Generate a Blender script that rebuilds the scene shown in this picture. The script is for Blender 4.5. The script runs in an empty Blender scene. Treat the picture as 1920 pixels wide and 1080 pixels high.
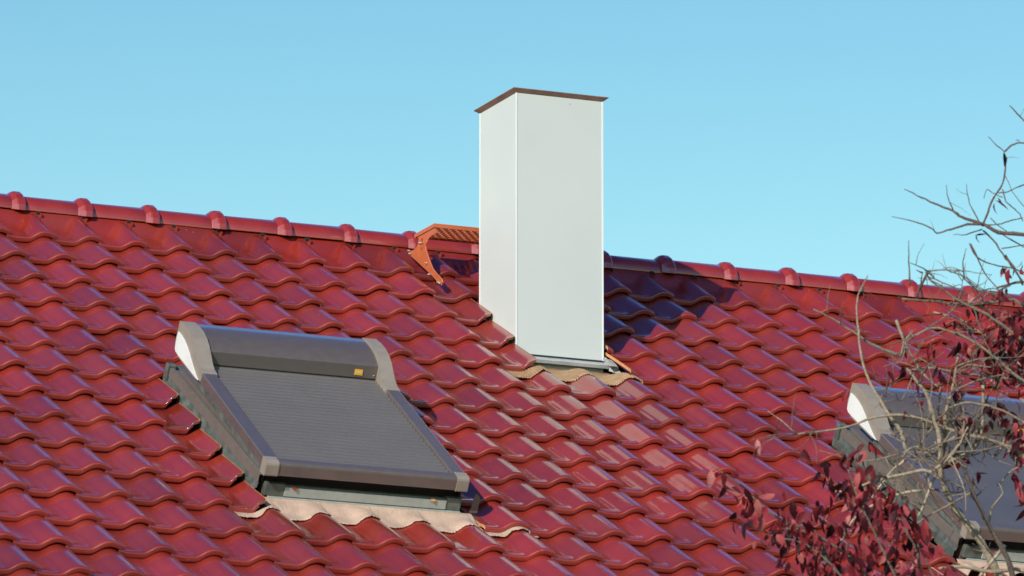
import bpy, math, random
import numpy as np
from mathutils import Vector
random.seed(7); RNG = np.random.default_rng(7)
SC = bpy.context.scene
COL = SC.collection
rad = math.radians

# ------------------------------------------------------------------ camera
F_PX = 12466.98
CAM = np.array([-11.28029, -30.27688, -7.55030])
FWD = np.array([0.38502569, 0.89582554, 0.22192751])
RGT = np.array([0.918693571, -0.394971255, 0.000472197])
UPV = np.array([-0.08807799, -0.20370152, 0.97506305])
cd = bpy.data.cameras.new("camera"); co = bpy.data.objects.new("camera", cd); COL.objects.link(co)
cd.sensor_width = 36; cd.lens = F_PX / 1920 * 36
cd.clip_start = 0.5; cd.clip_end = 6000
from mathutils import Matrix
co.matrix_world = Matrix([[RGT[0], UPV[0], -FWD[0], CAM[0]], [RGT[1], UPV[1], -FWD[1], CAM[1]],
                          [RGT[2], UPV[2], -FWD[2], CAM[2]], [0, 0, 0, 1]])
cd.dof.use_dof = True; cd.dof.focus_distance = 32.6; cd.dof.aperture_fstop = 7.0
SC.camera = co

# ------------------------------------------------------------------ light
SUN = np.array([-0.7076, -0.5816, 0.4012]); SUN /= np.linalg.norm(SUN)
sl = bpy.data.lights.new("sun", 'SUN'); so = bpy.data.objects.new("sun", sl); COL.objects.link(so)
sl.energy = 5.0; sl.angle = rad(0.5); sl.color = (1.0, 0.93, 0.82)
so.rotation_euler = Vector(SUN).to_track_quat('Z', 'Y').to_euler()
wd = bpy.data.worlds.new("World"); SC.world = wd; wd.use_nodes = True
wn = wd.node_tree.nodes; wl = wd.node_tree.links; wn.clear()
sky = wn.new('ShaderNodeTexSky'); sky.sky_type = 'NISHITA'; sky.sun_disc = False
sky.sun_elevation = math.asin(SUN[2]); sky.sun_rotation = math.atan2(SUN[0], SUN[1])
sky.altitude = 300; sky.air_density = 1.0; sky.dust_density = 0.0; sky.ozone_density = 2.6
bg = wn.new('ShaderNodeBackground'); bg.inputs['Strength'].default_value = 0.15
wo = wn.new('ShaderNodeOutputWorld')
# added sky tint: pale low, boosted midway for tile sheen, dimmed overhead for darker shadows
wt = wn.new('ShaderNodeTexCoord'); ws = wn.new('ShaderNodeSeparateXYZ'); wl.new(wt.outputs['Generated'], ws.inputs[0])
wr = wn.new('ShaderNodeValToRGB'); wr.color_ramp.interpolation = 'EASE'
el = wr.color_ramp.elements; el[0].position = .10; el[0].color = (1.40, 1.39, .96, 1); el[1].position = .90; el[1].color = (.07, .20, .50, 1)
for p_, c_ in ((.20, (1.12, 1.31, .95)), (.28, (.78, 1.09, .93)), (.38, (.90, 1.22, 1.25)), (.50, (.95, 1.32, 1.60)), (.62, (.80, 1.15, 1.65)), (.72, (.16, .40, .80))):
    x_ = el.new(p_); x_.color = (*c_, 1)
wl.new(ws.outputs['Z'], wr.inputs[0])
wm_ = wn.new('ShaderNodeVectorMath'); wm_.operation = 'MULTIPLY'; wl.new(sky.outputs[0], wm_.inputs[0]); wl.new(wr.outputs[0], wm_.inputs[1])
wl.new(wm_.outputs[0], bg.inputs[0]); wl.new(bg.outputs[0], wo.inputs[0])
SC.view_settings.view_transform = 'Standard'; SC.view_settings.look = 'None'
SC.view_settings.gamma = 1; SC.view_settings.exposure = 0.0
SC.render.engine = 'CYCLES'

# ------------------------------------------------------------------ frames
PIT = rad(31.5565732); GA = 0.33274582; WT = 0.24
SP, CP = math.sin(PIT), math.cos(PIT)
N3 = np.array([0, -SP, CP]); V3 = np.array([0, -CP, -SP]); X3 = np.array([1.0, 0, 0])
YA, ZA = 0.406 * CP, 0.406 * SP          # ridge line of the bare roof planes
GROUND = -9.15
def W(u, v, h):                           # roof coordinates -> world
    u, v, h = np.broadcast_arrays(np.asarray(u, float), np.asarray(v, float), np.asarray(h, float))
    return u[..., None] * X3 + v[..., None] * V3 + h[..., None] * N3
def at(px, py, dist):                     # a point in front of the roof, along the view of the tree
    d = FWD + RGT * (px - 960) / F_PX - UPV * (py - 540) / F_PX
    return CAM + d * dist

# ------------------------------------------------------------------ materials
def mat(name, base, rough=0.5, metal=0.0, spec=0.5, coat=0.0, var=0.0, vscale=8.0, bump=0.0, bscale=40.0,
        tint=None, speck=0.0, coat_rough=0.05, speckcol=(.7, .62, .55)):
    base = tuple(.87 * c for c in base); tint = [tuple(.87 * c for c in q) for q in tint] if tint else None
    m = bpy.data.materials.new(name); m.use_nodes = True
    nt = m.node_tree; n = nt.nodes; l = nt.links
    b = n['Principled BSDF']
    b.inputs['Roughness'].default_value = rough; b.inputs['Metallic'].default_value = metal
    b.inputs['Specular IOR Level'].default_value = spec
    b.inputs['Coat Weight'].default_value = coat; b.inputs['Coat Roughness'].default_value = coat_rough; b.inputs['Coat IOR'].default_value = 1.62
    tc = n.new('ShaderNodeTexCoord')
    rgb = n.new('ShaderNodeRGB'); rgb.outputs[0].default_value = (*base, 1); cur = rgb.outputs[0]
    if tint:
        at_ = n.new('ShaderNodeAttribute'); at_.attribute_name = 'tint'
        cr = n.new('ShaderNodeValToRGB'); e = cr.color_ramp.elements
        e[0].color = (*tint[0], 1); e[1].color = (*tint[-1], 1)
        for k, c in enumerate(tint[1:-1]):
            x = e.new((k + 1) / (len(tint) - 1)); x.color = (*c, 1)
        l.new(at_.outputs['Fac'], cr.inputs[0]); cur = cr.outputs[0]
    if var:
        nz = n.new('ShaderNodeTexNoise'); nz.inputs['Scale'].default_value = vscale; nz.inputs['Detail'].default_value = 6
        l.new(tc.outputs['Object'], nz.inputs['Vector'])
        mr = n.new('ShaderNodeMapRange'); mr.inputs[1].default_value = .3; mr.inputs[2].default_value = .7
        mr.inputs[3].default_value = 1 - var; mr.inputs[4].default_value = 1 + var
        l.new(nz.outputs[0], mr.inputs[0])
        mx = n.new('ShaderNodeVectorMath'); mx.operation = 'SCALE'
        l.new(cur, mx.inputs[0]); l.new(mr.outputs[0], mx.inputs['Scale']); cur = mx.outputs[0]
        mr2 = n.new('ShaderNodeMapRange'); mr2.inputs[1].default_value = .3; mr2.inputs[2].default_value = .7
        mr2.inputs[3].default_value = rough * .8; mr2.inputs[4].default_value = min(1, rough * 1.25)
        l.new(nz.outputs[0], mr2.inputs[0]); l.new(mr2.outputs[0], b.inputs['Roughness'])
    if speck:
        vo = n.new('ShaderNodeTexVoronoi'); vo.inputs['Scale'].default_value = 26
        l.new(tc.outputs['Object'], vo.inputs['Vector'])
        lt = n.new('ShaderNodeMath'); lt.operation = 'LESS_THAN'; lt.inputs[1].default_value = speck
        l.new(vo.outputs['Distance'], lt.inputs[0])
        mc = n.new('ShaderNodeMix'); mc.data_type = 'RGBA'
        l.new(lt.outputs[0], mc.inputs[0]); l.new(cur, mc.inputs[6]); mc.inputs[7].default_value = (*speckcol, 1)
        cur = mc.outputs[2]
    l.new(cur, b.inputs['Base Color'])
    if bump:
        nb = n.new('ShaderNodeTexNoise'); nb.inputs['Scale'].default_value = bscale; nb.inputs['Detail'].default_value = 3
        l.new(tc.outputs['Object'], nb.inputs['Vector'])
        bp = n.new('ShaderNodeBump'); bp.inputs['Strength'].default_value = bump; bp.inputs['Distance'].default_value = 0.01
        l.new(nb.outputs[0], bp.inputs['Height']); l.new(bp.outputs[0], b.inputs['Normal'])
        if coat: l.new(bp.outputs[0], b.inputs['Coat Normal'])
    return m
M = {}
M['glaze'] = mat('red_glaze', (.3, .012, .02), .42, coat=1.0, coat_rough=.07, var=.08, vscale=5, bump=.035, bscale=14,
                 tint=[(.20, .020, .012), (.32, .026, .016), (.26, .029, .017)], speck=.035)
M['cut'] = mat('cut_clay', (.66, .29, .11), .85, var=.2, vscale=60, bump=.3, bscale=200)
M['dark'] = mat('roof_membrane', (.02, .02, .022), .8)  # membrane black, also painted as shade in the vents and skylight recess
M['clad'] = mat('chimney_sheet', (.60, .635, .61), .42, metal=0.0, spec=.4, var=.03, vscale=1.7, bump=.05, bscale=2.5)
M['trim'] = mat('chimney_trim', (.82, .84, .82), .35)
M['cap'] = mat('copper_cap', (.36, .24, .19), .42, metal=.25, var=.25, vscale=14)
M['plate'] = mat('grey_sheet', (.50, .53, .53), .4, metal=.2, var=.15, vscale=20)
M['alu'] = mat('brown_aluminium', (.15, .125, .11), .38, spec=.6, var=.05, vscale=30)
M['capplastic'] = mat('taupe_plastic', (.29, .245, .205), .5, var=.05, vscale=20)
M['hoodm'] = mat('hood_aluminium', (.125, .102, .094), .38, metal=.0, spec=.6, coat=1.0, coat_rough=.14, var=.05, vscale=25)
M['slat'] = mat('shutter_slats', (.150, .134, .132), .40, coat=.35, coat_rough=.3, var=.03, vscale=5, speck=.02, speckcol=(.5, .5, .48))
M['pane'] = mat('dark_pane', (.105, .098, .10), .42, spec=.5, coat=.35, coat_rough=.25, var=.10, vscale=3)
M['white'] = mat('white_cheek', (.78, .79, .77), .4, var=.03)
M['flash'] = mat('weathered_flashing', (.13, .145, .13), .5, metal=.3, var=.35, vscale=18, bump=.15, bscale=50)
M['silver'] = mat('silver_profile', (.42, .45, .43), .45, metal=.25, var=.08, vscale=30)
M['apron'] = mat('beige_apron', (.56, .39, .29), .75, var=.14, vscale=12, bump=.3, bscale=90)
M['mesh'] = mat('brown_apron', (.36, .22, .115), .5, var=.25, vscale=30, bump=.2, bscale=90)
M['orange'] = mat('terracotta_paint', (.55, .13, .045), .45, var=.06, vscale=20)
M['steel'] = mat('zinc_bolt', (.50, .49, .46), .5, metal=.7)
M['badge'] = mat('yellow_badge', (.95, .48, .04), .4)
M['badgeletter'] = mat('badge_lettering', (.85, .65, .35), .4)
M['wall'] = mat('render_wall', (.62, .56, .46), .9, var=.08, vscale=3, bump=.3, bscale=60)
M['wood'] = mat('eave_wood', (.22, .12, .06), .6, var=.2, vscale=12)
M['zinc'] = mat('zinc_gutter', (.40, .42, .42), .35, metal=.7, var=.1)
M['grass'] = mat('meadow', (.06, .09, .03), .95, var=.4, vscale=.8, bump=.6, bscale=30)
M['bark'] = mat('pale_bark', (.36, .28, .19), .8, var=.35, vscale=40, bump=.6, bscale=120,
                tint=[(.07, .045, .04), (.20, .15, .11), (.40, .32, .23)])
M['bark2'] = mat('dark_bark', (.13, .08, .06), .8, var=.3, vscale=40, bump=.5, bscale=120)

def leafmat():
    m = mat('red_leaf', (.2, .02, .03), .6, spec=.25, var=.25, vscale=60,
            tint=[(.02, .004, .008), (.05, .005, .010), (.15, .010, .016), (.34, .030, .040), (.60, .22, .20)])
    nt = m.node_tree; b = nt.nodes['Principled BSDF']
    tr = nt.nodes.new('ShaderNodeBsdfTranslucent'); mx = nt.nodes.new('ShaderNodeMixShader'); mx.inputs[0].default_value = .25
    src = b.inputs['Base Color'].links[0].from_socket
    nt.links.new(src, tr.inputs[0]); nt.links.new(b.outputs[0], mx.inputs[1]); nt.links.new(tr.outputs[0], mx.inputs[2])
    nt.links.new(mx.outputs[0], nt.nodes['Material Output'].inputs[0])
    return m
M['leaf'] = leafmat()
def dusty(m):      # rain-dried dust dulls the glaze in patches
    nt = m.node_tree; n = nt.nodes; l = nt.links; b = n['Principled BSDF']
    tc = n.new('ShaderNodeTexCoord'); nz = n.new('ShaderNodeTexNoise'); nz.inputs['Scale'].default_value = 9; nz.inputs['Detail'].default_value = 8; nz.inputs['Roughness'].default_value = .65
    l.new(tc.outputs['Object'], nz.inputs['Vector'])
    mr = n.new('ShaderNodeMapRange'); mr.inputs[1].default_value = .40; mr.inputs[2].default_value = .72; mr.inputs[3].default_value = .045; mr.inputs[4].default_value = .26
    l.new(nz.outputs[0], mr.inputs[0]); l.new(mr.outputs[0], b.inputs['Coat Roughness'])
dusty(M['glaze'])

# ------------------------------------------------------------------ mesh helpers
class MB:
    """collects quads / triangles and builds ONE mesh object"""
    def __init__(s): s.v = []; s.f = []; s.m = []; s.t = []; s.n = 0; s.smooth = []
    def add(s, verts, faces, mi=0, tint=.5, smooth=False):
        verts = np.asarray(verts, float).reshape(-1, 3)
        s.v.append(verts); k = s.n
        for f in faces: s.f.append(tuple(int(i) + k for i in f))
        s.m += [mi] * len(faces); s.smooth += [smooth] * len(faces)
        s.t.append(np.full(len(verts), tint)); s.n += len(verts)
    def grid(s, P, mi=0, tint=.5, smooth=True, flip=False):   # P (a,b,3)
        a, b = P.shape[:2]
        idx = np.arange(a * b).reshape(a, b)
        q = np.stack([idx[:-1, :-1], idx[1:, :-1], idx[1:, 1:], idx[:-1, 1:]], -1).reshape(-1, 4)
        if flip: q = q[:, ::-1]
        s.add(P.reshape(-1, 3), q.tolist(), mi, tint, smooth)
    def box(s, c8, mi=0, tint=.5):    # 8 corners: bottom loop 0-3, top loop 4-7
        s.add(c8, [(0, 3, 2, 1), (4, 5, 6, 7), (0, 1, 5, 4), (1, 2, 6, 5), (2, 3, 7, 6), (3, 0, 4, 7)], mi, tint)
    def rbox(s, u0, u1, v0, v1, h0, h1, mi=0):   # box in roof coordinates
        s.box(W([u0, u1, u1, u0] * 2, [v0, v0, v1, v1] * 2, [h0] * 4 + [h1] * 4), mi)
    def wbox(s, x0, x1, y0, y1, z0, z1, mi=0):
        s.box([(x0, y0, z0), (x1, y0, z0), (x1, y1, z0), (x0, y1, z0), (x0, y0, z1), (x1, y0, z1), (x1, y1, z1), (x0, y1, z1)], mi)
    def prism(s, prof, A, B, mi=0, smooth=False, cap=True):
        """prof: list of (v,h); swept between u=A and u=B in roof coordinates"""
        prof = np.array(prof, float); k = len(prof)
        V = np.concatenate([W(A, prof[:, 0], prof[:, 1]), W(B, prof[:, 0], prof[:, 1])])
        f = [(i, (i + 1) % k, k + (i + 1) % k, k + i) for i in range(k)]
        s.add(V, f, mi, .5, smooth)
        if cap: s.add(V, [tuple(range(k))[::-1], tuple(range(k, 2 * k))], mi)
    def tube(s, pts, r, sides=6, mi=0, tint=.5, cap=True):
        pts = np.asarray(pts, float); k = len(pts)
        r = np.broadcast_to(np.asarray(r, float), (k,))
        T = np.gradient(pts, axis=0); T /= np.linalg.norm(T, axis=1)[:, None] + 1e-12
        a = np.cross(T, [0.13, 0.31, 0.94]); a /= np.linalg.norm(a, axis=1)[:, None] + 1e-9
        b = np.cross(T, a); ang = np.linspace(0, 2 * math.pi, sides, endpoint=False)
        R = pts[:, None] + r[:, None, None] * (a[:, None] * np.cos(ang)[None, :, None] + b[:, None] * np.sin(ang)[None, :, None])
        idx = np.arange(k * sides).reshape(k, sides); nx = np.roll(idx, -1, 1)
        q = np.stack([idx[:-1], nx[:-1], nx[1:], idx[1:]], -1).reshape(-1, 4).tolist()
        if cap: q += [tuple(idx[0][::-1]), tuple(idx[-1])]
        s.add(R.reshape(-1, 3), q, mi, tint, True)
    def build(s, name, mats, parent=None, label=None, bevel=0, origin=None):
        me = bpy.data.meshes.new(name)
        V = np.concatenate(s.v)
        if origin is not None: V = V - np.asarray(origin)
        me.from_pydata(V.tolist(), [], s.f)
        mats = mats if isinstance(mats, (list, tuple)) else [mats]
        for m in mats: me.materials.append(M[m])
        me.polygons.foreach_set('material_index', s.m); me.polygons.foreach_set('use_smooth', s.smooth)
        a = me.attributes.new('tint', 'FLOAT', 'POINT'); a.data.foreach_set('value', np.concatenate(s.t))
        me.update()
        o = bpy.data.objects.new(name, me); COL.objects.link(o)
        if origin is not None: o.location = Vector(origin)
        if parent: o.parent = parent
        if label: o['label'] = label
        if bevel:
            md = o.modifiers.new('bevel', 'BEVEL'); md.width = bevel; md.segments = 2; md.limit_method = 'ANGLE'
            md.angle_limit = rad(35)
        return o
def empty(name, loc=(0, 0, 0), parent=None):
    o = bpy.data.objects.new(name, None); COL.objects.link(o); o.location = loc; o.empty_display_size = .2
    if parent: o.parent = parent
    return o
def tag(o, label=None, cat=None, group=None, kind=None):
    for k, v in (('label', label), ('category', cat), ('group', group), ('kind', kind)):
        if v: o[k] = v
    return o
def smoothstep(x, a, b):
    t = np.clip((np.asarray(x, float) - a) / (b - a), 0, 1); return t * t * (3 - 2 * t)
def hermite(xs, ys):
    xs = np.array(xs); ys = np.array(ys); d = np.diff(ys) / np.diff(xs)
    m = np.concatenate([[d[0]], (d[:-1] + d[1:]) / 2, [d[-1]]])
    def f(x):
        x = np.clip(np.asarray(x, float), xs[0], xs[-1]); i = np.clip(np.searchsorted(xs, x) - 1, 0, len(xs) - 2)
        h = xs[i + 1] - xs[i]; t = (x - xs[i]) / h
        return ((2 * t**3 - 3 * t**2 + 1) * ys[i] + (t**3 - 2 * t**2 + t) * h * m[i] + (-2 * t**3 + 3 * t**2) * ys[i + 1] + (t**3 - t**2) * h * m[i + 1])
    return f

# ------------------------------------------------------------------ the ground (structure)
g = MB(); n = 40
gx = np.sign(np.linspace(-1, 1, n)) * np.abs(np.linspace(-1, 1, n))**2.2 * 2500
X, Y = np.meshgrid(gx, gx, indexing='ij')
Z = GROUND + .25 * np.sin(X * .011) * np.cos(Y * .013) * np.clip((np.hypot(X, Y) - 60) / 200, 0, 1) * 8
g.grid(np.stack([X, Y, Z], -1))
tag(g.build('ground', 'grass'), kind='structure')

# ------------------------------------------------------------------ house
house = empty('house', (2.4, 0.35, GROUND))
tag(house, 'house with a glossy red tiled roof, pale grey chimney and two shuttered skylights', 'house')
def H(mb, name, mats, parent=None, **k):          # part of the house, at the house's frame
    o = mb.build(name, mats, **k)
    p = parent or house
    o.parent = p
    o.matrix_parent_inverse = Matrix.Translation(-Vector(WLOC[p.name]))
    WLOC[o.name] = (0, 0, 0)
    return o
WLOC = {house.name: tuple(house.location)}
def HE(name, loc, parent=None):
    o = empty(name, loc); p = parent or house
    o.parent = p; o.matrix_parent_inverse = Matrix.Translation(-Vector(WLOC[p.name]))
    WLOC[o.name] = tuple(loc); return o

PROF = hermite([-.06, 0, .05, .11, .18, .30, .41, .46, .505, .55, .60, .66, .72, .78, .84, .90, .95, .985, 1.0],
               [-.020, -.021, -.0240, -.0265, -.0275, -.0275, -.0268, -.0245, -.0195, -.0125, -.0040, .0045, .0100, .0125, .0120, .0088, .0050, .0012, -.004])
RISE = 0.034
def tile_h(s, t, j=1):
    p = PROF(s); cr_ = np.clip((p + .0275) / .040, 0, 1)
    if j != 0: p = p + cr_ * (.0012 * 4 * np.clip(t, 0, 1) * (1 - np.clip(t, 0, 1))) * smoothstep(t, 0, .2)
    pan = smoothstep(t, .10, .30) * smoothstep(s, .07, .14) * (1 - smoothstep(s, .385, .455)) * (1 - smoothstep(t, .74, .90))
    if j == 0:        # the ridge tile row: a flat plate under the ridge out of which the crests swell
        plate = .010 - .072 * smoothstep(t, .02, .45)
        c_ = np.clip((p + .0275) / .040, 0, 1)
        q = p - RISE * (1 - t) * (1 - .70 * c_) - .035 * (1 - smoothstep(t, -.12, .13))
        d = q - plate; e = .0035
        pl_ = plate + np.where(d > e, d, np.where(d < -e, 0, (d + e)**2 / (4 * e)))
        return np.where(t > .98, p, pl_) - .0035 * pan * smoothstep(t, .4, .6)
    return p - .0068 * pan - RISE * (1 - t)
NOSE = [(-.013, 0), (-.0075, -.0010), (-.0030, -.0034), (-.0008, -.0070), (0, -.0110), (-.0004, -.0230), (-.002, -.0292), (-.09, -.0292)]

CUTS_R = {}   # clip windows: list of (rows, u_lo, u_hi)
OPEN = [(range(7, 12), -.787, .272), (range(7, 12), -.787 + 3.480, .272 + 3.480), (range(2, 5), 1.392, 1.886)]
def spans(i, j):
    a, b = (i - 1) * WT - .05 * WT, i * WT
    segs = [(a, b, False, False)]
    for rows, lo, hi in OPEN:
        if j in rows:
            out = []
            for (p, q, c0, c1) in segs:
                if q <= lo or p >= hi: out.append((p, q, c0, c1)); continue
                if p < lo - .02: out.append((p, lo, c0, True))
                if q > hi + .02: out.append((hi, q, True, c1))
            segs = out
    return segs
def tile(mb, i, j, hi=True, vmap=W):
    for (a, b, cl, cr) in spans(i, j):
        nu = max(4, int((26 if hi else 12) * (b - a) / WT)); nt = 16 if hi else 5
        us = np.linspace(a, b, nu)
        if hi and not cl and not cr:
            us = (i - 1) * WT + WT * np.array([-.05, 0, .035, .07, .09, .105, .12, .14, .2, .3, .385, .40, .42, .44, .46, .48, .505, .53, .56, .60, .64, .69, .75, .81, .87, .92, .96, .985, 1.0])
            nu = len(us)
        vb = j * GA; vt = vb - GA * 1.06
        if hi: ts = np.array([-.06, -.02, .02, .05, .08, .11, .14, .17, .20, .24, .28, .33, .38, .44, .5, .57, .65, .72, .78, .83, .88, .92]) if j == 0 else np.concatenate([[-.06, .06, .2, .35, .5, .58, .66, .74, .79, .83, .87, .90, .93]])
        else: ts = np.linspace(-.06, .92, 4)
        dj = RNG.normal(0, .0012); tilt = RNG.normal(0, .0022); dv = RNG.normal(0, .0018); sk = RNG.normal(0, .003); du = RNG.normal(0, .0012)
        tint = RNG.random()
        vv = np.concatenate([vb - GA * (1 - ts), [vb + d for d, _ in NOSE]])
        tt = np.concatenate([ts, [1 + d / GA for d, _ in NOSE]])
        dh = np.concatenate([ts * 0, [e for _, e in NOSE]])
        if hi is False: pass
        U, TT = np.meshgrid(us, tt, indexing='ij'); VV = np.broadcast_to(vv, U.shape).copy()
        S = (U - (i - 1) * WT) / WT
        Hh = tile_h(S, TT, j) + dh[None, :] + dj + tilt * (S - .5)
        # crest ends drop a little at the overlapping side
        VV = VV + dv + sk * (U - i * WT + WT / 2)
        U = U + du
        r = .055
        if cr:   # rounded lower corner of a tile cut on site
            over = np.clip(VV - (vb - r), 0, r * .98); lim = b - r + np.sqrt(r * r - over**2)
            U = np.where(U > a + .6 * (b - a), a + .6 * (b - a) + (U - a - .6 * (b - a)) * (lim - a - .6 * (b - a)) / (.4 * (b - a)), U)
        P = vmap(U, VV, Hh)
        mb.grid(P, 0, tint)
        # right side: thickness of the rolled edge / sawn edge
        for side, cut in ((-1, cr), (0, cl)):
            if side == 0 and not cut: continue
            e0 = P[side, :len(ts) + 5]; th = .013 if cut else .011
            hv = Hh[side, :len(ts) + 5] - th
            e1 = vmap(U[side, :len(ts) + 5] + (0 if cut else -.002), VV[side, :len(ts) + 5] - .002, hv)
            mb.grid(np.stack([e0, e1]), 1 if cut else 0, tint, smooth=False, flip=(side == 0))
            if cut:      # chipped, unglazed arris of the sawn edge
                sg = -1 if side == -1 else 1; kk = len(ts) + 1
                q0 = vmap(U[side, :kk] + sg * .0030, VV[side, :kk], Hh[side, :kk] + .0008); q1 = vmap(U[side, :kk] - sg * .001, VV[side, :kk] + .001, Hh[side, :kk] + .0008)
                mb.grid(np.stack([q0, q1]), 1, tint, smooth=False, flip=(side == -1))
# the tile field
def proj(P):
    d = P - CAM; z = d @ FWD
    return 960 + F_PX * (d @ RGT) / z, 540 - F_PX * (d @ UPV) / z
I0, I1, J1 = -13, 38, 19
tm = MB()
for j in range(0, J1 + 1):
    for i in range(I0, I1 + 1):
        x, y = proj(W((i - .5) * WT, (j - .5) * GA, 0))
        vis = -110 < x < 2030 and 200 < y < 1190
        tile(tm, i, j, vis)
rt = H(tm, 'roof_tiles', ['glaze', 'cut'])
def back(U, V, Hh):
    P = W(U, V, Hh); P[..., 1] = 2 * YA - P[..., 1]; return P
bm_ = MB(); sv = OPEN; OPEN = []
for j in range(0, J1 + 1):
    for i in range(I0, I1 + 1): tile(bm_, i, j, False, back)
OPEN = sv
H(bm_, 'rear_roof_tiles', ['glaze', 'cut'])
XL, XR = (I0 - 1) * WT, I1 * WT; VE = J1 * GA
um = MB()
um.rbox(XL + .03, XR - .03, -.38, VE - .06, -.16, -.112)
um.box(back(np.array([XL + .03, XR - .03, XR - .03, XL + .03] * 2), np.array([-.38, -.38, VE - .06, VE - .06] * 2), np.array([-.16] * 4 + [-.112] * 4)))
H(um, 'roof_membrane', 'dark')
# roof-side battens under the top row closing the holes: small black blocks for their shade, with a red jamb
for k in range(I0, I1 + 1):
    pass

# ridge tiles
RP = 0.3556
def ridge_sec(sc=1.0, lift=0.0):
    pts = [(-.101, -.046), (-.1005, -.030), (-.095, -.008), (-.082, .010), (-.062, .024), (-.034, .039), (0, .046)]
    pts += [(-a, b) for a, b in pts[-2::-1]]
    return [(a * .86, b + (.006 if abs(a) > .09 else 0)) for a, b in pts]
rmb = MB()
sec = np.array(ridge_sec())
hexs = np.array([(-.121, -.050), (-.119, -.020), (-.104, .012), (-.066, .044), (-.032, .063), (0, .068), (.032, .063), (.066, .044), (.104, .012), (.119, -.020), (.121, -.050)])
def sweep(mb, secs, xs, mi=0, smooth=True, tint=.5):
    P = np.zeros((len(xs), len(secs[0]), 3))
    for a, (s_, x) in enumerate(zip(secs, xs)):
        s_ = np.asarray(s_); P[a, :, 0] = x; P[a, :, 1] = YA + s_[:, 0]; P[a, :, 2] = ZA + s_[:, 1]
    mb.grid(P, mi, tint, smooth, flip=True); return P
sweep(rmb, [sec * .975, sec * .985, sec * .985, sec], [-.016, .05, RP - .2, RP - .08])
hx = lambda s: hexs * np.array([s, s])
def hx(k): return (sec[[0, 1, 2, 4, 5, 6, 7, 8, 10, 11, 12]] if len(sec) == 13 else hexs * .84) * (1 - k) * 1.005 + hexs * k
sweep(rmb, [hx(a) for a in (0., .05, .80, .86, .86, .80, .66, .08)], [-.092, -.088, -.066, -.061, -.034, -.030, -.0285, -.018], smooth=False)
rmb_tile = rmb
first = None
for k in range(-7, 27):
    x = -.777 + RP * k
    if x < XL + .05 or x > XR - .1: continue
    if first is None:
        first = rmb.build('ridge_tile', 'glaze'); o = first
        o.modifiers.new('solid', 'SOLIDIFY').thickness = .008; o.modifiers['solid'].offset = -1
        bv = o.modifiers.new('bevel', 'BEVEL'); bv.width = .004; bv.segments = 2; bv.limit_method = 'ANGLE'
    else:
        o = first.copy(); COL.objects.link(o)
    o.parent = house; o.matrix_parent_inverse = Matrix.Translation(-house.location)
    o.location = (x, RNG.normal(0, .002), RNG.normal(0, .0015)); o.rotation_euler = (RNG.normal(0, .008), RNG.normal(0, .003), RNG.normal(0, .003))
# ridge vent notches: black block painting the opening's shade, and red jamb at each tile joint under the ridge
jm = MB(); u = 0; hb = -.052
jm.rbox(u - .032, u - .012, -.335, -.294, -.02, .014, 1)
jm.rbox(u - .0118, u - .005, -.330, -.276, -.03, .0105, 0)
vent = H(jm, 'ridge_vent', ['glaze', 'dark']); vent.location = (I0 * WT + .012, 0, 0)
for k in range(I0 + 1, I1):
    v_ = vent.copy(); COL.objects.link(v_); v_.location = (k * WT + .012 + RNG.normal(0, .001), 0, 0)

# walls, gables, eaves, gutter
wm = MB()
ye, ze = YA - (VE + .406 - .55) * CP, ZA - (VE + .406 - .55) * SP - .20
yb = 2 * YA - ye
for x0, x1 in ((XL + .35, XL + .65), (XR - .65, XR - .35)):
    a = [(x0, ye, GROUND), (x0, yb, GROUND), (x0, yb, ze), (x0, YA, ZA - .24), (x0, ye, ze)]
    b = [(x1, q[1], q[2]) for q in a]
    wm.add(a + b, [(0, 1, 2, 3, 4), (9, 8, 7, 6, 5)] + [(i, (i + 1) % 5 + 0, (i + 1) % 5 + 5, i + 5)[::-1] for i in range(5)])
wm.wbox(XL + .652, XR - .652, ye, ye + .3, GROUND, ze); wm.wbox(XL + .652, XR - .652, yb - .3, yb, GROUND, ze)
H(wm, 'wall', 'wall')
em = MB()
em.rbox(XL + .02, XR - .02, VE - .058, VE - .033, -.19, -.04)
for x in (XL + .0, XR - .028): em.rbox(x, x + .025, -.36, VE - .06, -.22, -.06)
H(em, 'eave_board', 'wood')
gm = MB()
pe = W(0, VE + .03, -.10); th = np.linspace(math.pi, 2 * math.pi, 12)
prf = [(pe[1] + .07 * math.cos(t) - .03, pe[2] + .07 * math.sin(t)) for t in th]
P = np.array([[(x, a, b) for a, b in prf] for x in np.linspace(XL, XR, 3)])
gm.grid(P); go = H(gm, 'gutter', 'zinc'); go.modifiers.new('s', 'SOLIDIFY').thickness = .004

# house windows (below the eaves, out of the photograph)
for k, (x, z) in enumerate([(-.5, -5.9), (2.2, -5.9), (4.9, -5.9), (-.5, -8.3), (4.9, -8.3)]):
    f = MB()
    for a in ((x - .6, x - .53, z - .6, z + .6), (x + .53, x + .6, z - .6, z + .6), (x - .527, x + .527, z + .53, z + .6), (x - .527, x + .527, z - .6, z - .53), (x - .03, x + .03, z - .527, z + .527)):
        f.wbox(a[0], a[1], ye - .05, ye + .04, a[2], a[3])
    fo = H(f, 'window', 'white')
    pnm = MB(); pnm.wbox(x - .527, x + .527, ye - .02, ye - .012, z - .527, z + .527); H(pnm, 'pane', 'dark', parent=fo)

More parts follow.
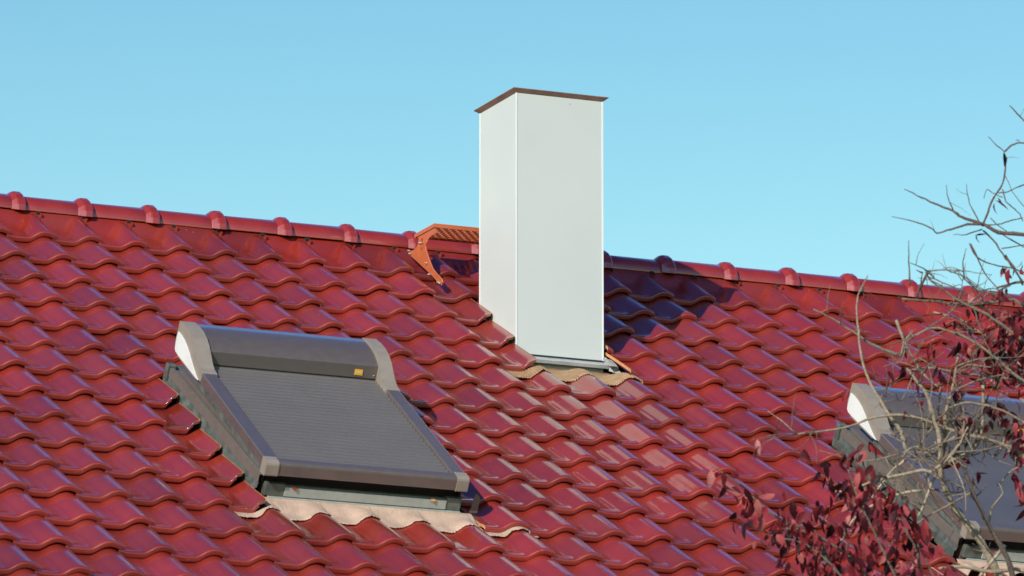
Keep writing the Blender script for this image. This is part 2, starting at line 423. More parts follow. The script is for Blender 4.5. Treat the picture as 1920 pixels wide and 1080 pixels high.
# ------------------------------------------------------------------ chimney
CX, CY, CW, CDp, CT = 1.3963, -.8363, .4695, .4637, .744
ch = HE('chimney', (CX, CY, -.58))
c = MB(); e = .0
ZB = -.584
c.wbox(CX, CX + CW, CY, CY + CDp, ZB - .35, CT)
H(c, 'cladding', 'clad', parent=ch)
tr = MB(); w_ = .0022; q_ = .0045
for (x, y, sx, sy) in ((CX, CY, 1, 1), (CX + CW, CY, -1, 1), (CX, CY + CDp, 1, -1), (CX + CW, CY + CDp, -1, -1)):
    xs = sorted((x - sx * w_, x + sx * q_)); ys = sorted((y - sy * w_, y + sy * q_))
    tr.wbox(xs[0], xs[1], ys[0], ys[1], ZB - .001, CT - .0008)
H(tr, 'corner_trim', 'trim', parent=ch)
cp_ = MB(); o1 = .004; o2 = .024
lo = [(CX - o1, CY - o1), (CX + CW + o1, CY - o1), (CX + CW + o1, CY + CDp + o1), (CX - o1, CY + CDp + o1)]
hi_ = [(CX - o2, CY - o2), (CX + CW + o2, CY - o2), (CX + CW + o2, CY + CDp + o2), (CX - o2, CY + CDp + o2)]
cp_.box([(*q, CT + .001) for q in lo] + [(*q, CT + .016) for q in hi_])
cp_.box([(*q, CT + .0165) for q in hi_] + [(*q, CT + .0195) for q in hi_])
H(cp_, 'cap', 'cap', parent=ch)
rv = MB(); 
a = np.linspace(0, 2 * math.pi, 9)[:-1]; cc = np.array([CX + .29, CY - .003, CT - .03])
rv.add([cc] + [cc + .004 * np.array([math.cos(t), .3, math.sin(t)]) for t in a], [(0, i + 1, (i + 1) % 8 + 1) for i in range(8)])
H(rv, 'rivet', 'plate', parent=ch)
jt = MB(); jt.wbox(CX - .002, CX + CW + .002, CY - .002, CY + .02, -.600, -.5825); H(jt, 'base_joint', 'dark', parent=ch)
# base plate in the opening, shallow sloping ledge
pl = MB()
pl.rbox(1.395, 1.90, .45, 1.058, -.085, -.066)
pl.rbox(1.30, 1.895, 1.0581, 1.074, -.080, -.063)
for a_, b_ in ((1.376, 1.3945), (1.872, 1.884)): pl.rbox(a_, b_, .45, 1.07, -.085, -.045)
H(pl, 'base_plate', 'plate', parent=ch)
def apron_mesh(lim, u0, u1, v0, v1, h0, row, jag, ledge=.16, corr=.0, off=.006, res=.004, seed=3):
    rg = np.random.default_rng(seed); mb = MB()
    us = np.arange(u0, u1, res); nv = 14
    k = np.cumsum(rg.normal(0, jag, len(us))); k -= np.convolve(k, np.ones(31) / 31, 'same'); k += rg.normal(0, jag * .6, len(us))
    S = np.mod(us / WT, 1.0)
    crest = (PROF(S) + .0255) / .036
    ve = v1 - .022 * crest + k + .005 * np.sin(us * 9) + .035 * smoothstep(lim[0] - us, -.01, .06) + .02 * smoothstep(us - lim[1], .0, .05)
    fr = np.linspace(0, 1, nv)
    v0 = np.where((us < lim[0]) | (us > lim[1]), (row - 1) * GA - .035, v0)[:, None]; h0 = np.where((us < lim[0]) | (us > lim[1]), -.070, h0)[:, None]
    V = v0 + (ve[:, None] - v0) * fr
    t = (V - (row - 1) * GA) / GA
    wave = PROF(S)[:, None] - RISE * (1 - t) + off
    out_ = ((us < lim[0]) | (us > lim[1]))[:, None]
    b = np.where(out_, smoothstep(V, v0, v0 + .035), smoothstep(V, v0, v0 + ledge)); wave = wave + out_ * .004
    Hh = h0 * (1 - b) + wave * b + corr * np.sin(us * 2 * math.pi / .0125)[:, None] * b + rg.normal(0, .0004, V.shape)
    mb.grid(W(us[:, None] + V * 0, V, Hh), smooth=True, flip=True); return mb
am = apron_mesh((1.40, 1.88), 1.225, 1.935, 1.08, 1.412, -.100, 5, .0012, ledge=.23, corr=.0026, res=.0026)
ao = H(am, 'apron', 'mesh', parent=ch); ao.modifiers.new('s', 'SOLIDIFY').thickness = .003
# sheet side upstand at the right of the chimney
sd = MB(); sd.add(W([1.875, 1.93, 1.905], [1.09, 1.13, 1.02], [-.085, -.085, -.030]), [(0, 1, 2)]); sd.add(W([1.86, 1.9, 1.9, 1.86], [1.02, 1.02, 1.12, 1.12], [-.05] * 4), [(0, 1, 2, 3)])
so_ = H(sd, 'side_flashing', 'plate', parent=ch); so_.modifiers.new('s', 'SOLIDIFY').thickness = .003

# ------------------------------------------------------------------ skylights
def skylight(label, dx=0., ext=0., glazed=False):
    root = HE('skylight', (0, 0, 0)); root['label'] = label; mx_ = (lambda P: P)
    UL, UR = -.773, .206
    hv = lambda v: .145 + (3.5 + ext - v) * .045 * 1.05 / (1.05 + ext)          # height of the shutter rails above the roof
    # hood with end caps, curved profile
    prof = [(2.08, .290), (2.15, .294), (2.21, .290), (2.265, .280), (2.31, .264), (2.340, .249), (2.343, .184), (2.30, .176), (2.08, .150)]
    m = MB(); m.prism(prof, UL + .072, UR - .066, 0, False)
    hd = H(m, 'hood', 'hoodm', parent=root); md = hd.modifiers.new('b', 'BEVEL'); md.width = .003; md.segments = 2; md.limit_method = 'ANGLE'; md.angle_limit = rad(20)
    for p in hd.data.polygons[0:5]: p.use_smooth = True
    capp = [(2.075, .296), (2.15, .301), (2.22, .299), (2.275, .288), (2.325, .268), (2.37, .240), (2.41, .215), (2.45, .199), (2.495, .193), (2.495, .150), (2.41, .135), (2.14, .142), (2.082, .165), (2.07, .20)]
    for a, b in ((UL - .002, UL + .0715), (UR - .0655, UR + .002)):
        m = MB(); m.prism(capp, a, b); H(m, 'end_cap', 'capplastic', parent=root, bevel=.006)
    # pale cheek panels
    ck = [(2.096, .250), (2.140, .249), (2.185, .244), (2.235, .232), (2.285, .214), (2.335, .192), (2.385, .172), (2.43, .156), (2.468, .146), (2.44, .146), (2.30, .149), (2.165, .153), (2.115, .156), (2.096, .166), (2.092, .19), (2.092, .22)]
    for a, b in ((UL - .008, UL - .003), (UR + .003, UR + .008)):
        m = MB(); m.prism(ck, a, b); H(m, 'cheek_panel', 'white', parent=root, bevel=.002)
    # badge
    m = MB()
    q = lambda u, s, d: W(u, 2.340 + .003 * s, .249 - .065 * s) + V3 * d
    us = (.028, .068)
    m.box([q(us[0], .78, .0005), q(us[1], .78, .0005), q(us[1], .36, .0005), q(us[0], .36, .0005), q(us[0], .78, .003), q(us[1], .78, .003), q(us[1], .36, .003), q(us[0], .36, .003)])
    bd = H(m, 'badge', 'badge', parent=root)
    for k in range(5):
        x = .0335 + k * .006
        m.box([q(x, .66, .0031), q(x + .004, .66, .0031), q(x + .004, .48, .0031), q(x, .48, .0031), q(x, .66, .0036), q(x + .004, .66, .0036), q(x + .004, .48, .0036), q(x, .48, .0036)], 1)
    bpy.data.objects.remove(bd); bd = H(m, 'badge', ['badge', 'badgeletter'], parent=root)
    m = MB(); cc = q(.126, .72, .002); e1 = X3; e2 = N3
    ang = np.linspace(0, 2 * math.pi, 9)[:-1]
    m.add([cc + V3 * .003] + [cc + .0045 * (X3 * math.cos(t) + N3 * math.sin(t)) for t in ang], [(0, i + 1, (i + 1) % 8 + 1) for i in range(8)])
    cs = cc + 0
    H(m, 'screw', 'steel', parent=root)
    # side rails of the shutter
    for a, b in ((UL, UL + .068), (UR - .062, UR)):
        m = MB(); v0, v1 = 2.40, (3.452 + ext)
        m.box(np.concatenate([W([a, b, b, a], [v0, v0, v1, v1], [hv(v0) - .052] * 2 + [hv(v1) - .052] * 2), W([a, b, b, a], [v0, v0, v1, v1], [hv(v0)] * 2 + [hv(v1)] * 2)]))
        H(m, 'side_rail', 'hoodm', parent=root, bevel=.004)
    # slatted curtain
    m = MB(); a, b = UL + .070, UR - .064; v0, v1 = 2.30, (3.452 + ext); ns = 29
    vs = []; hs = []
    for k in range(ns):
        for d, e_ in ((0, -.009), (.08, -.005), (.2, -.0015), (.45, .0006), (.7, .0), (.86, -.003), (.93, -.009)):
            v = v0 + (v1 - v0) * (k + d) / ns; vs.append(v); hs.append(hv(v) - .016 + e_)
    P = W(np.array([a, b])[None, :], np.array(vs)[:, None], np.array(hs)[:, None])
    if glazed:
        m.box(np.concatenate([W([a, b, b, a], [v0, v0, v1, v1], [hv(v0) - .026] * 2 + [hv(v1) - .026] * 2), W([a, b, b, a], [v0, v0, v1, v1], [hv(v0) - .016] * 2 + [hv(v1) - .016] * 2)]))
        H(m, 'pane', 'pane', parent=root)
    else:
        m.grid(P, smooth=False); sl_ = H(m, 'shutter', 'slat', parent=root)
    # front bar with two moulded corners
    fp = [((3.452 + ext), .1465), ((3.488 + ext), .1445), ((3.500 + ext), .1385), ((3.504 + ext), .128), ((3.504 + ext), .083), ((3.499 + ext), .079), ((3.452 + ext), .079)]
    m = MB(); m.prism(fp, UL + .060, UR - .054); H(m, 'front_bar', 'hoodm', parent=root, bevel=.0025)
    fp2 = [((3.446 + ext), .1500), ((3.490 + ext), .1480), ((3.505 + ext), .1405), ((3.509 + ext), .129), ((3.509 + ext), .080), ((3.503 + ext), .0755), ((3.446 + ext), .0755)]
    for a, b in ((UL - .003, UL + .0597), (UR - .0537, UR + .003)):
        m = MB(); m.prism(fp2, a, b); H(m, 'corner_cap', 'capplastic', parent=root, bevel=.006)
    # frame of the window under the shutter
    L, R_ = UL + .028, UR + .006
    m = MB(); m.rbox(L, R_, 2.12, (3.405 + ext), -.10, .078)
    m.rbox(L + .001, R_ - .001, (3.4052 + ext), (3.44 + ext), -.06, .017, 0)
    m.rbox(L + .012, R_ - .012, (3.4052 + ext), (3.425 + ext), .018, .0785, 1)  # black face paints the shadow in the recess under the front bar
    H(m, 'frame', ['alu', 'dark'], parent=root)
    m = MB(); m.rbox(L + .095, R_ - .075, (3.4402 + ext), (3.474 + ext), -.026, .018)
    m.rbox(L + .02, R_, (3.4402 + ext), (3.482 + ext), -.038, -.030)
    H(m, 'sill_profile', 'silver', parent=root, bevel=.002)
    for a, b in ((L + .002, L + .0945), (R_ - .0745, R_ - .002)):
        m = MB(); m.rbox(a, b, (3.4402 + ext), (3.470 + ext), -.029, .030); H(m, 'corner_block', 'flash', parent=root, bevel=.003)
    for a, k in ((L + .125, .0), (R_ - .16, .01)):     # red leaf scraps caught on the sill
        m = MB(); m.add(W([a, a + .012, a + .032, a + .014], [(3.476 + ext), (3.475 + ext), (3.478 + ext), (3.486 + ext)], [.016, .024, .018, .012]), [(0, 1, 2, 3)])
        o = H(m, 'fallen_leaf', 'cut' if k else 'glaze', parent=root)
    # side flashing: gutter, sloping greenish sheet, brown cladding, recess
    for sgn, uo in ((1, UL), (-1, UR)):
        A = lambda d: uo + sgn * d
        m = MB()
        prof = [(-.013, -.045), (-.011, -.006), (-.002, -.003), (.001, .018), (.003, .0185)]
        P = np.array([[W(A(d), v, h) for d, h in prof] for v in (2.075, 2.5, 3.0, (3.445 + ext))])
        m.grid(P, 0, smooth=False, flip=sgn < 0)
        prof = [(.0032, .019), (-.004, .022), (-.003, .060), (.014, .064)]
        P = np.array([[W(A(d), v, h) for d, h in prof] for v in (2.08, 2.5, 3.0, (3.450 + ext))])
        m.grid(P, 1, smooth=False, flip=sgn < 0)
        prof = [(.015, .062), (.014, .135)]
        P = np.array([[W(A(d), v, h + (hv(v) - .15)) for d, h in prof] for v in (2.40, (3.450 + ext))])
        m.grid(P, 0, smooth=False, flip=sgn < 0)
        fo = H(m, 'side_flashing', ['flash', 'alu'], parent=root); fo.modifiers.new('s', 'SOLIDIFY').thickness = .002
        # head end of the flashing
        m = MB(); a, b = sorted((A(-.012), A(.03)))
        m.rbox(a, b, 2.03, 2.073, -.05, .072); H(m, 'flashing_end', 'flash', parent=root, bevel=.003)
    m = MB(); m.rbox(UL + .03, UR - .03, 1.99, 2.10, -.06, .05); H(m, 'head_flashing', 'flash', parent=root, bevel=.003)
    # cut gusset by the lower right corner
    m = MB(); m.add(W([R_ + .062, R_ + .088, R_ + .088, R_ + .050], [3.46 + ext] * 4, [.062, .040, -.035, -.035]), [(0, 1, 2, 3)])
    m.add(W([R_ + .088, R_ + .088, R_ + .088], [(3.46 + ext), (3.40 + ext), (3.40 + ext)], [.040, .05, -.03]), [(0, 1, 2)])
    o = H(m, 'gusset', 'alu', parent=root); o.modifiers.new('s', 'SOLIDIFY').thickness = .002
    m = apron_mesh((-.78, .268), -.955, .535, (3.4745 + ext), (3.692 + ext), -.034, 12, .0028, ledge=.17, corr=.0005, off=.007, seed=5)
    o = H(m, 'apron', 'apron', parent=root); o.modifiers.new('s', 'SOLIDIFY').thickness = .003
    if dx: root.location = root.location + Vector((dx, 0, 0))
    return root
s1 = skylight('skylight with a ribbed grey-brown roller shutter, in open view left of the chimney')
s2 = skylight('skylight with a smooth dark grey pane, half hidden by bare branches', 3.480, .075, True)

# ------------------------------------------------------------------ chimney sweep's step
st = HE('roof_step', tuple(W(1.25, 0, 0)))
BP = [(.011, .219), (.050, .203), (-.010, .165), (-.040, .135), (-.052, .110), (-.045, .092), (-.028, .083), (.034, .053), (.109, .029), (.180, .024), (.252, .025), (.270, .012), (.262, -.004),
      (.216, -.011), (.194, -.007), (.110, -.004), (.033, -.006), (-.12, -.010), (-.251, -.015), (-.238, .004), (-.212, .016), (-.186, .031), (-.164, .050), (-.151, .074), (-.158, .098), (-.200, .100), (-.190, .112)]
def bracket(u):
    m = MB(); prof = [(a, b + .014) for a, b in BP]; k = len(prof)
    m.prism(prof, u, u + .005)
    # rolled rim on the outline
    pts = [W(u + .0, a, b) for a, b in prof[3:12]]
    m.tube(pts, .005, 5)
    ring = [W(u - .001, -.10 + .030 * math.cos(t) * .8, .105 + .030 * math.sin(t)) for t in np.linspace(0, 2 * math.pi, 20)]
    m.tube(ring, .0018, 4)
    for q in (.35, .2): m.tube([W(u - .001, -.10 + .030 * math.cos(t) * q, .105 + .026 * math.sin(t)) for t in np.linspace(0, 2 * math.pi, 14)], .0014, 4)
    b = H(m, 'bracket', 'orange', parent=st)
    for v, h in ((-.120, .090), (-.105, .094), (-.235, .006), (-.215, -.002), (.02, .030), (.085, -.008), (.225, .0), (.245, .002)):
        c0 = W(u - .003, v, h + .014); ax = X3; m = MB()
        m.tube([c0 - ax * .006, c0 + ax * .004], .0052, 6); m.tube([c0 - ax * .012, c0 - ax * .006], .0028, 6)
        H(m, 'bolt', 'steel', parent=st)
bracket(1.25); bracket(1.92)
yf, ybk, zt_ = -.140, .122, .212
m = MB(); xa, xb = 1.245, 2.02; t = .0030; hh = .020
m.wbox(xa, xb, yf, yf + t, zt_ - hh, zt_); m.wbox(xa, xb, ybk - t, ybk, zt_ - hh, zt_)
m.wbox(xa, xa + t, yf + t, ybk - t, zt_ - hh, zt_); m.wbox(xb - t, xb, yf + t, ybk - t, zt_ - hh, zt_)
H(m, 'tread_frame', 'orange', parent=st)
m = MB()
for r_ in range(9):                                  # punched grip tread: rows of raised petals
    y = yf + .018 + r_ * .028
    m.wbox(xa + .004, xb - .004, y - .0022, y + .0022, zt_ - .011, zt_ - .006)
    for c_ in range(19):
        x = xa + .022 + c_ * .040 + (.020 if r_ % 2 else 0)
        if x > xb - .02: continue
        a = np.linspace(0, math.pi, 7)
        up = [(x + .017 * math.cos(q), y, zt_ - .006 - .011 * math.sin(q)) for q in a]
        up2 = [(p[0], p[1] + .012, p[2] + .004) for p in up]
        m.add(up + up2, [tuple(range(7)), tuple(range(13, 6, -1))] + [(i, i + 7, i + 8, i + 1) for i in range(6)])
H(m, 'tread', 'orange', parent=st)

# ------------------------------------------------------------------ trees
def spline(pts, n=None, jit=0.0, rg=RNG):
    pts = np.asarray(pts, float); k = len(pts)
    if k == 2: pts = np.array([pts[0], pts.mean(0), pts[1]]); k = 3
    P = np.vstack([2 * pts[0] - pts[1], pts, 2 * pts[-1] - pts[-2]]); out = []
    for i in range(k - 1):
        p0, p1, p2, p3 = P[i:i + 4]
        m_ = n or max(3, int(np.linalg.norm(p2 - p1) / .03))
        for t in np.linspace(0, 1, m_, endpoint=False):
            out.append(.5 * ((2 * p1) + (-p0 + p2) * t + (2 * p0 - 5 * p1 + 4 * p2 - p3) * t * t + (-p0 + 3 * p1 - 3 * p2 + p3) * t**3))
    out.append(pts[-1]); out = np.array(out)
    if jit: out[1:-1] += rg.normal(0, jit, out[1:-1].shape)
    return out
def stem(mb, pix, r0, r1, dist, tint=.6, jit=.0012, dd=0.0, sides=6):
    """pix: (x, y[, extra distance]) along the stem"""
    P = [at(q[0], q[1], dist + (q[2] if len(q) > 2 else 0) + dd * k) for k, q in enumerate(pix)]
    S = spline(P, jit=jit); r = np.linspace(r0, r1, len(S)) * (1 + .10 * RNG.normal(size=len(S)).clip(-1.5, 1.5))
    mb.tube(S, r, sides, 0, tint); return S
def twigs(mb, S, n, L, r, tint, bias=(0, 0, .3), depth=1, acc=None):
    for _ in range(n):
        k = RNG.integers(len(S) // 4, len(S) - 1); d = RNG.normal(size=3) + np.array(bias); d /= np.linalg.norm(d)
        l = L * RNG.uniform(.4, 1.1); p0 = S[k]; c1 = p0 + d * l * .5 + RNG.normal(0, l * .08, 3); d2 = d + RNG.normal(0, .35, 3); d2 /= np.linalg.norm(d2)
        T = spline([p0, c1, c1 + d2 * l * .5], jit=.0008); mb.tube(T, np.linspace(r, r * .35, len(T)), 5, 0, np.clip(tint + RNG.normal(0, .15), 0, 1))
        if acc is not None: acc.append(T)
        if depth > 1: twigs(mb, T, 2, L * .5, r * .6, tint, bias, depth - 1, acc)

D1 = 27.0
tb = MB(); stems = []
TB = lambda pix, r0, r1, tint=.7, **k: stems.append(stem(tb, pix, r0 / 461 / 2 * 1.25, r1 / 461 / 2 * 1.25, D1 + RNG.uniform(-.25, .25), tint, **k))
# limbs that rise into the picture from below and from the right
for pix, a, b, tint in [
    ([(1985, 1500), (1930, 1250), (1875, 1085), (1832, 1005), (1790, 955), (1768, 905), (1764, 872)], 20, 10, .75),
    ([(1985, 1500), (1925, 1200), (1895, 1065), (1862, 1000), (1832, 940), (1812, 890), (1798, 850), (1792, 800)], 14, 5, .15),
    ([(1764, 872), (1762, 820), (1748, 775), (1738, 742), (1716, 712), (1700, 690)], 10, 3, .75),
    ([(1764, 872), (1772, 815), (1774, 775), (1784, 735), (1792, 700), (1797, 660)], 9, 4, .7),
    ([(1764, 872), (1790, 862), (1820, 845), (1838, 812), (1844, 775), (1843, 722)], 7, 5, .8),
    ([(1764, 872), (1738, 850), (1722, 838), (1705, 842), (1690, 860)], 5, 2.5, .7),
    ([(1764, 872), (1748, 905), (1735, 940), (1722, 968)], 6, 4, .9),
    ([(1764, 872), (1782, 856), (1800, 830), (1815, 800)], 6, 2.5, .75),
    ([(1764, 872), (1760, 845), (1752, 828)], 4, 2, 1.),
    ([(1764, 872), (1745, 885), (1728, 882), (1680, 892), (1630, 905), (1590, 920), (1560, 922)], 6, 3, .85),
    ([(1728, 920), (1690, 925), (1650, 940), (1610, 965), (1592, 985), (1575, 1020), (1562, 1030)], 5, 2.5, 1.),
    ([(1700, 858), (1668, 888), (1640, 925), (1615, 955)], 4, 2, 1.),
    ([(1985, 1010), (1930, 870), (1870, 830), (1800, 812), (1740, 790), (1690, 778), (1640, 782), (1590, 800), (1540, 808), (1480, 815)], 9, 2, .7),
    ([(1700, 850), (1690, 810), (1672, 785), (1648, 745), (1628, 710), (1616, 672), (1610, 620), (1606, 575), (1612, 545), (1628, 518)], 7, 1.2, .9),
    ([(1690, 668), (1640, 648), (1600, 622), (1565, 600), (1525, 580)], 5, 2, .6),
    ([(1690, 668), (1696, 640), (1712, 620)], 4, 2, .7), ([(1680, 600), (1700, 650), (1722, 690), (1745, 715), (1760, 725)], 5, 3, .8),
    ([(1985, 700), (1920, 640), (1850, 590), (1800, 565), (1740, 520), (1744, 506)], 7, 2, .45),
    ([(1985, 690), (1920, 572), (1868, 566), (1800, 574), (1760, 566), (1690, 560)], 6, 3, .35),
    ([(1985, 760), (1900, 700), (1840, 650), (1790, 625), (1745, 615), (1700, 640)], 6, 3, .6),
    ([(1985, 720), (1920, 715), (1860, 706), (1800, 700), (1750, 690), (1700, 695)], 5, 3, .55),
    ([(1985, 740), (1920, 690), (1860, 640), (1800, 600), (1750, 585)], 4, 2, .9),
    ([(1720, 560), (1726, 530), (1730, 512)], 3, 1.5, .1), ([(1706, 535), (1704, 490), (1704, 450)], 3, 1, .3),
    ([(1722, 545), (1735, 520), (1742, 512), (1752, 522)], 5, 2, .05), ([(1730, 512), (1718, 506)], 3, 1.5, .2),
    ([(1985, 620), (1885, 552), (1840, 545), (1810, 520), (1780, 508)], 4, 1.5, .3), ([(1808, 525), (1806, 490), (1812, 465)], 2.5, 1, .2),
    ([(1985, 1120), (1920, 1070), (1860, 1072), (1800, 1062), (1760, 1066)], 8, 4, .75),
    ([(1885, 1022), (1862, 1050), (1835, 1085), (1830, 1130)], 6, 4, .9),
    ([(1790, 700), (1760, 690), (1720, 670)], 3, 2, .6), ([(1870, 910), (1900, 880), (1930, 870)], 3, 2, .8),
    ([(1852, 990), (1862, 950), (1880, 925), (1872, 905)], 4, 1.5, .8), ([(1830, 930), (1845, 915), (1850, 905)], 3, 1.5, .2),
    ([(1700, 920), (1680, 870), (1665, 850)], 3, 2, .5), ([(1885, 850), (1905, 840), (1940, 830)], 3, 2, .8),
    ([(1865, 855), (1880, 835), (1885, 800), (1870, 770), (1840, 745)], 5, 3, .6),
    ([(1985, 830), (1900, 780), (1850, 760), (1810, 755), (1780, 765)], 5, 3, .6),
    ([(1660, 745), (1664, 715), (1662, 690)], 3, 1.5, .1), ([(1655, 740), (1650, 760), (1672, 772)], 3, 2, .5)]:
    TB(pix, a, b, tint)
for S in stems[:22]: twigs(tb, S, 2, .16, .0022, .65, depth=2)
for S in stems[:9]: twigs(tb, S, 3, .42, .0042, .55, bias=(0, 0, .15), depth=2)
for S in stems[2:10]: twigs(tb, S, 3, .30, .0050, .30, bias=(.2, 0, .4), depth=2)
for k_ in (12, 17, 18, 19, 20, 21): twigs(tb, stems[k_], 6, .34, .0034, .45, bias=(-.3, 0, 0), depth=2)
for S in stems[12:22]: twigs(tb, S, 1, .14, .002, .5, depth=2)
# trunk and hidden limbs
base1 = at(2120, 1500, D1); base1[2] = GROUND
top = at(1985, 1500, D1)
trunk = MB()
trunk.tube(spline([base1 + [.03, 0, -.1], base1 + [0, 0, .8], (base1 + top) / 2 + [-.05, .03, 0], top, at(1985, 1250, D1), at(1985, 1000, D1), at(1985, 720, D1), at(1975, 600, D1), at(1955, 450, D1)]),
           np.interp(np.linspace(0, 1, len(spline([base1 + [.03, 0, -.1], base1 + [0, 0, .8], (base1 + top) / 2 + [-.05, .03, 0], top, at(1985, 1250, D1), at(1985, 1000, D1), at(1985, 720, D1), at(1975, 600, D1), at(1955, 450, D1)]))), [0, .5, .8, 1], [.10, .06, .03, .008]), 10, 0, .5)
T1 = empty('bare_tree', tuple(base1))
tag(T1, 'leafless tangled tree with pale tan and dark stems in front of the right-hand skylight', 'tree')
def TP(mb, name, m_, root, **k):
    o = mb.build(name, m_, **k); o.parent = root; o.matrix_parent_inverse = Matrix.Translation(-root.location); return o
TP(trunk, 'trunk', 'bark', T1)
TP(tb, 'branches', 'bark', T1)
# dark thin twigs against the sky
ub = MB(); us_ = []
for pix, a, b in [
    ([(1960, 448), (1915, 439), (1872, 436), (1852, 424), (1838, 419), (1800, 405), (1788, 396), (1760, 385), (1735, 374), (1712, 362), (1695, 355)], 9, 1.4),
    ([(1842, 420), (1822, 420), (1798, 425), (1775, 432), (1757, 437), (1745, 427), (1722, 418), (1700, 412), (1672, 406)], 5, 1.2),
    ([(1843, 421), (1852, 398), (1862, 372), (1876, 352), (1884, 325), (1885, 298), (1882, 284), (1868, 272), (1853, 256)], 5, 1.5),
    ([(1884, 284), (1898, 272), (1912, 267), (1935, 272)], 4, 2), ([(1893, 198), (1906, 211), (1930, 235)], 2, 3),
    ([(1836, 416), (1822, 390), (1814, 365), (1812, 344)], 3, 1), ([(1788, 396), (1778, 372), (1774, 346)], 3, 1),
    ([(1843, 432), (1862, 450), (1880, 476), (1896, 498), (1912, 520), (1935, 545)], 3.5, 3),
    ([(1820, 458), (1832, 482), (1842, 505), (1856, 525), (1872, 542)], 3.5, 2), ([(1818, 456), (1832, 482), (1860, 496), (1900, 504), (1930, 515)], 3, 2),
    ([(1788, 440), (1812, 440), (1842, 430)], 1.5, 2.5), ([(1872, 362), (1890, 360), (1905, 352), (1930, 343)], 2, 2.5),
    ([(1880, 355), (1886, 378), (1898, 388), (1912, 402), (1918, 415)], 2.5, 2), ([(1843, 424), (1872, 420), (1890, 415), (1918, 408)], 2.5, 2),
    ([(1857, 408), (1868, 420), (1890, 436)], 2, 2), ([(1880, 440), (1905, 455), (1935, 470)], 2.5, 2.5), ([(1878, 466), (1900, 463), (1930, 458)], 2, 2),
    ([(1845, 372), (1850, 355), (1862, 362), (1880, 370)], 1.5, 1.5), ([(1868, 540), (1885, 535), (1905, 530), (1935, 528)], 4, 5),
    ([(1860, 560), (1872, 545), (1895, 535)], 4, 3), ([(1885, 478), (1900, 500), (1912, 520), (1918, 535)], 4, 4),
    ([(1905, 262), (1912, 264)], 1.5, 1.5), ([(1885, 330), (1905, 370), (1925, 392)], 1.5, 1.5)]:
    us_.append(stem(ub, pix, a / 461 / 2, b / 461 / 2, D1 + RNG.uniform(-.15, .15), .1, jit=.0009))
for S in us_[:8]: twigs(ub, S, 1, .08, .0011, .2)
TP(ub, 'twigs', 'bark2', T1)

# leaves -----------------------------------------------------------
def leaf(mb, p, d, nrm, L, Wd, tint, curl):
    d = d / np.linalg.norm(d); s = np.cross(d, nrm); s /= np.linalg.norm(s) + 1e-9; nn = np.cross(s, d)
    ts = [0, .18, .42, .68, .88, 1.0]; ws = [.0, .62, 1.0, .78, .36, 0.0]
    V = []
    for t, w in zip(ts, ws):
        c0 = p + d * L * t - nn * curl * L * t * t
        for q in (-1, 0, 1): V.append(c0 + s * q * w * Wd / 2 + nn * (abs(q) * w * Wd * .22))
    f = []
    for i in range(5):
        for q in range(2): a = i * 3 + q; f.append((a, a + 1, a + 4, a + 3))
    mb.add(V, f, 0, tint, True)
def inpoly(x, y, poly):
    c = False; k = len(poly); j = k - 1
    for i in range(k):
        xi, yi = poly[i]; xj, yj = poly[j]
        if (yi > y) != (yj > y) and x < (xj - xi) * (y - yi) / (yj - yi) + xi: c = not c
        j = i
    return c
D2 = 26.2
red = MB(); rb = MB()
base2 = at(1700, 1500, D2); base2[2] = GROUND
T2 = empty('red_leaved_tree', tuple(base2))
tag(T2, 'small tree with dark crimson drooping leaves in front of the lower right roof', 'tree')
rl = []
RB = lambda pix, r0, r1: rl.append(stem(rb, pix, r0 / 475 / 2, r1 / 475 / 2, D2 + RNG.uniform(-.3, .3), .3, jit=.0012))
hub = (1700, 1500)
for pix in [([hub, (1690, 1250), (1650, 1120), (1600, 1050), (1540, 1010), (1480, 985), (1430, 950), (1395, 915), (1360, 890), (1335, 875)]),
            ([hub, (1700, 1250), (1690, 1120), (1650, 1020), (1620, 960), (1600, 910), (1590, 880)]),
            ([hub, (1710, 1250), (1730, 1130), (1720, 1040), (1690, 980), (1665, 930), (1645, 890), (1625, 862)]),
            ([hub, (1660, 1200), (1600, 1110), (1560, 1060), (1510, 1020), (1470, 1010)]),
            ([hub, (1740, 1200), (1760, 1110), (1740, 1060), (1720, 1020)]),
            ([(1560, 1080), (1530, 1000), (1500, 985), (1440, 1000), (1420, 975)])]:
    RB(pix, 12, 2.5)
TP(rb, 'branches', 'bark', T2)
tk = MB(); h2 = at(*hub, D2)
S = spline([base2 + [0, 0, -.1], base2 + [.04, 0, 1.2], (base2 + h2) / 2 + [-.04, 0, 0], h2]); tk.tube(S, np.linspace(.075, .018, len(S)), 10, 0, .4)
TP(tk, 'trunk', 'bark', T2)
def cluster(mb, cx, cy, n, sx, sy, dist, Lm=.064, dz=.12):
    for _ in range(n):
        x, y = cx + RNG.normal(0, sx), cy + RNG.normal(0, sy)
        p = at(x, y, dist + RNG.normal(0, dz))
        d = np.array([RNG.normal(0, .45), RNG.normal(0, .45), -1 + RNG.normal(0, .35)])
        nrm = RNG.normal(size=3) + np.array([-.3, -.6, .2]); L = Lm * RNG.uniform(.55, 1.15)
        leaf(mb, p, d, nrm, L, L * RNG.uniform(.40, .56), np.clip(RNG.beta(1.5, 1.6), 0, 1), RNG.uniform(-.2, .75))
mass = [(1575, 900), (1610, 862), (1650, 880), (1690, 925), (1735, 975), (1790, 1035), (1800, 1090), (1500, 1090), (1520, 1040), (1560, 1000), (1590, 960)]
for _ in range(1000):
    while True:
        x, y = RNG.uniform(1480, 1810), RNG.uniform(850, 1180)
        if (y >= 1085 and 1450 < x < 1830) or inpoly(x, y, mass): break
    if RNG.random() < .36 + .5 * (x > 1735 and y > 985): continue
    cluster(red, x, y, 1, 3, 3, D2, dz=.28)
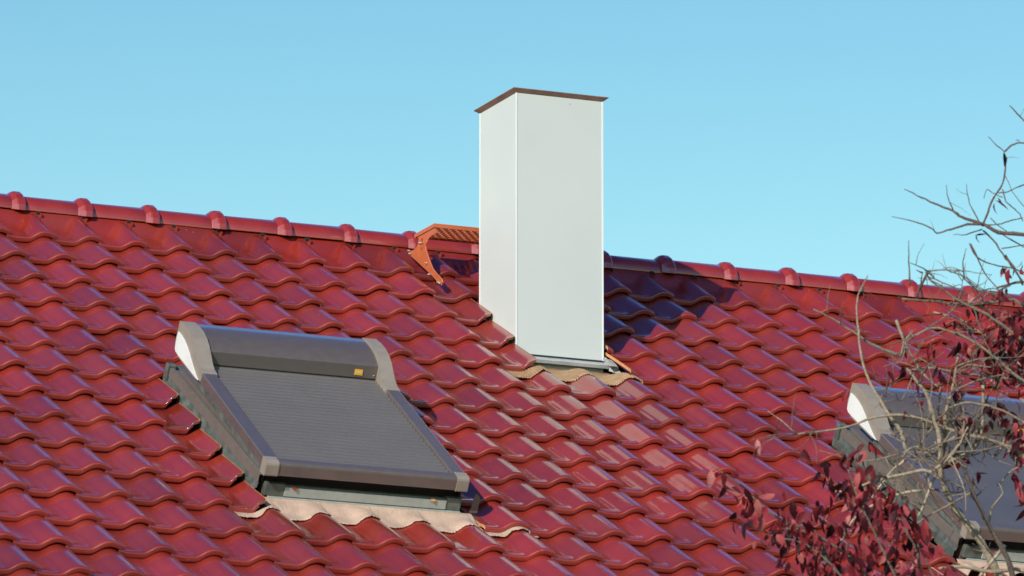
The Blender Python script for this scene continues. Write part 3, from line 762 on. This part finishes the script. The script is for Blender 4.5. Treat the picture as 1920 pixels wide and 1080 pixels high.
for x, y, n, sx, sy in [(1365, 885, 4, 12, 8), (1372, 905, 3, 5, 8), (1395, 918, 6, 8, 14), (1415, 940, 10, 12, 14), (1405, 975, 6, 12, 8), (1432, 970, 4, 9, 12), (1385, 965, 3, 5, 8),
                        (1455, 960, 12, 16, 14), (1485, 985, 16, 18, 16), (1465, 1000, 4, 6, 8), (1510, 1000, 14, 16, 18), (1525, 1040, 14, 20, 18), (1500, 1015, 8, 12, 10), (1550, 970, 10, 14, 16),
                        (1425, 832, 2, 4, 5), (1500, 842, 3, 9, 5), (1545, 880, 6, 10, 12), (1560, 905, 8, 12, 10), (1540, 950, 6, 10, 10), (1600, 850, 8, 14, 10), (1625, 838, 6, 12, 8),
                        (1445, 925, 3, 14, 4), (1588, 730, 1, 3, 2), (1330, 880, 2, 6, 4), (1475, 1045, 5, 12, 9), (1440, 1010, 3, 8, 8)]:
    cluster(red, x, y, n, sx, sy, D2)
TP(red, 'leaves', 'leaf', T2)
lf = MB()
for x, y, n, sx, sy in [(1900, 600, 40, 26, 22), (1862, 610, 14, 20, 14), (1905, 660, 38, 22, 24), (1880, 640, 14, 20, 16), (1850, 655, 10, 16, 12), (1905, 800, 26, 22, 22), (1885, 775, 16, 18, 12), (1912, 840, 18, 14, 16), (1870, 760, 8, 12, 8),
                        (1820, 665, 7, 24, 10), (1765, 690, 8, 22, 8), (1790, 640, 6, 22, 10), (1800, 730, 4, 4, 4), (1830, 892, 3, 3, 5), (1906, 895, 5, 6, 12), (1925, 935, 8, 6, 14), (1805, 860, 3, 6, 4), (1725, 755, 3, 8, 5), (1740, 650, 5, 20, 10), (1835, 590, 8, 24, 8),
                        (1800, 780, 6, 14, 8), (1818, 800, 5, 10, 8), (1740, 700, 4, 34, 10), (1850, 700, 6, 30, 12), (1895, 700, 12, 20, 10), (1790, 600, 4, 30, 12), (1745, 775, 4, 20, 16), (1880, 545, 5, 10, 8), (1890, 510, 4, 6, 8), (1912, 500, 4, 5, 8), (1870, 376, 3, 5, 4), (1883, 288, 1, 2, 2), (1835, 440, 2, 8, 3), (1700, 690, 4, 10, 5)]:
    cluster(lf, x, y, n, sx, sy, D1, Lm=.062)
TP(lf, 'leaves', 'leaf', T1)
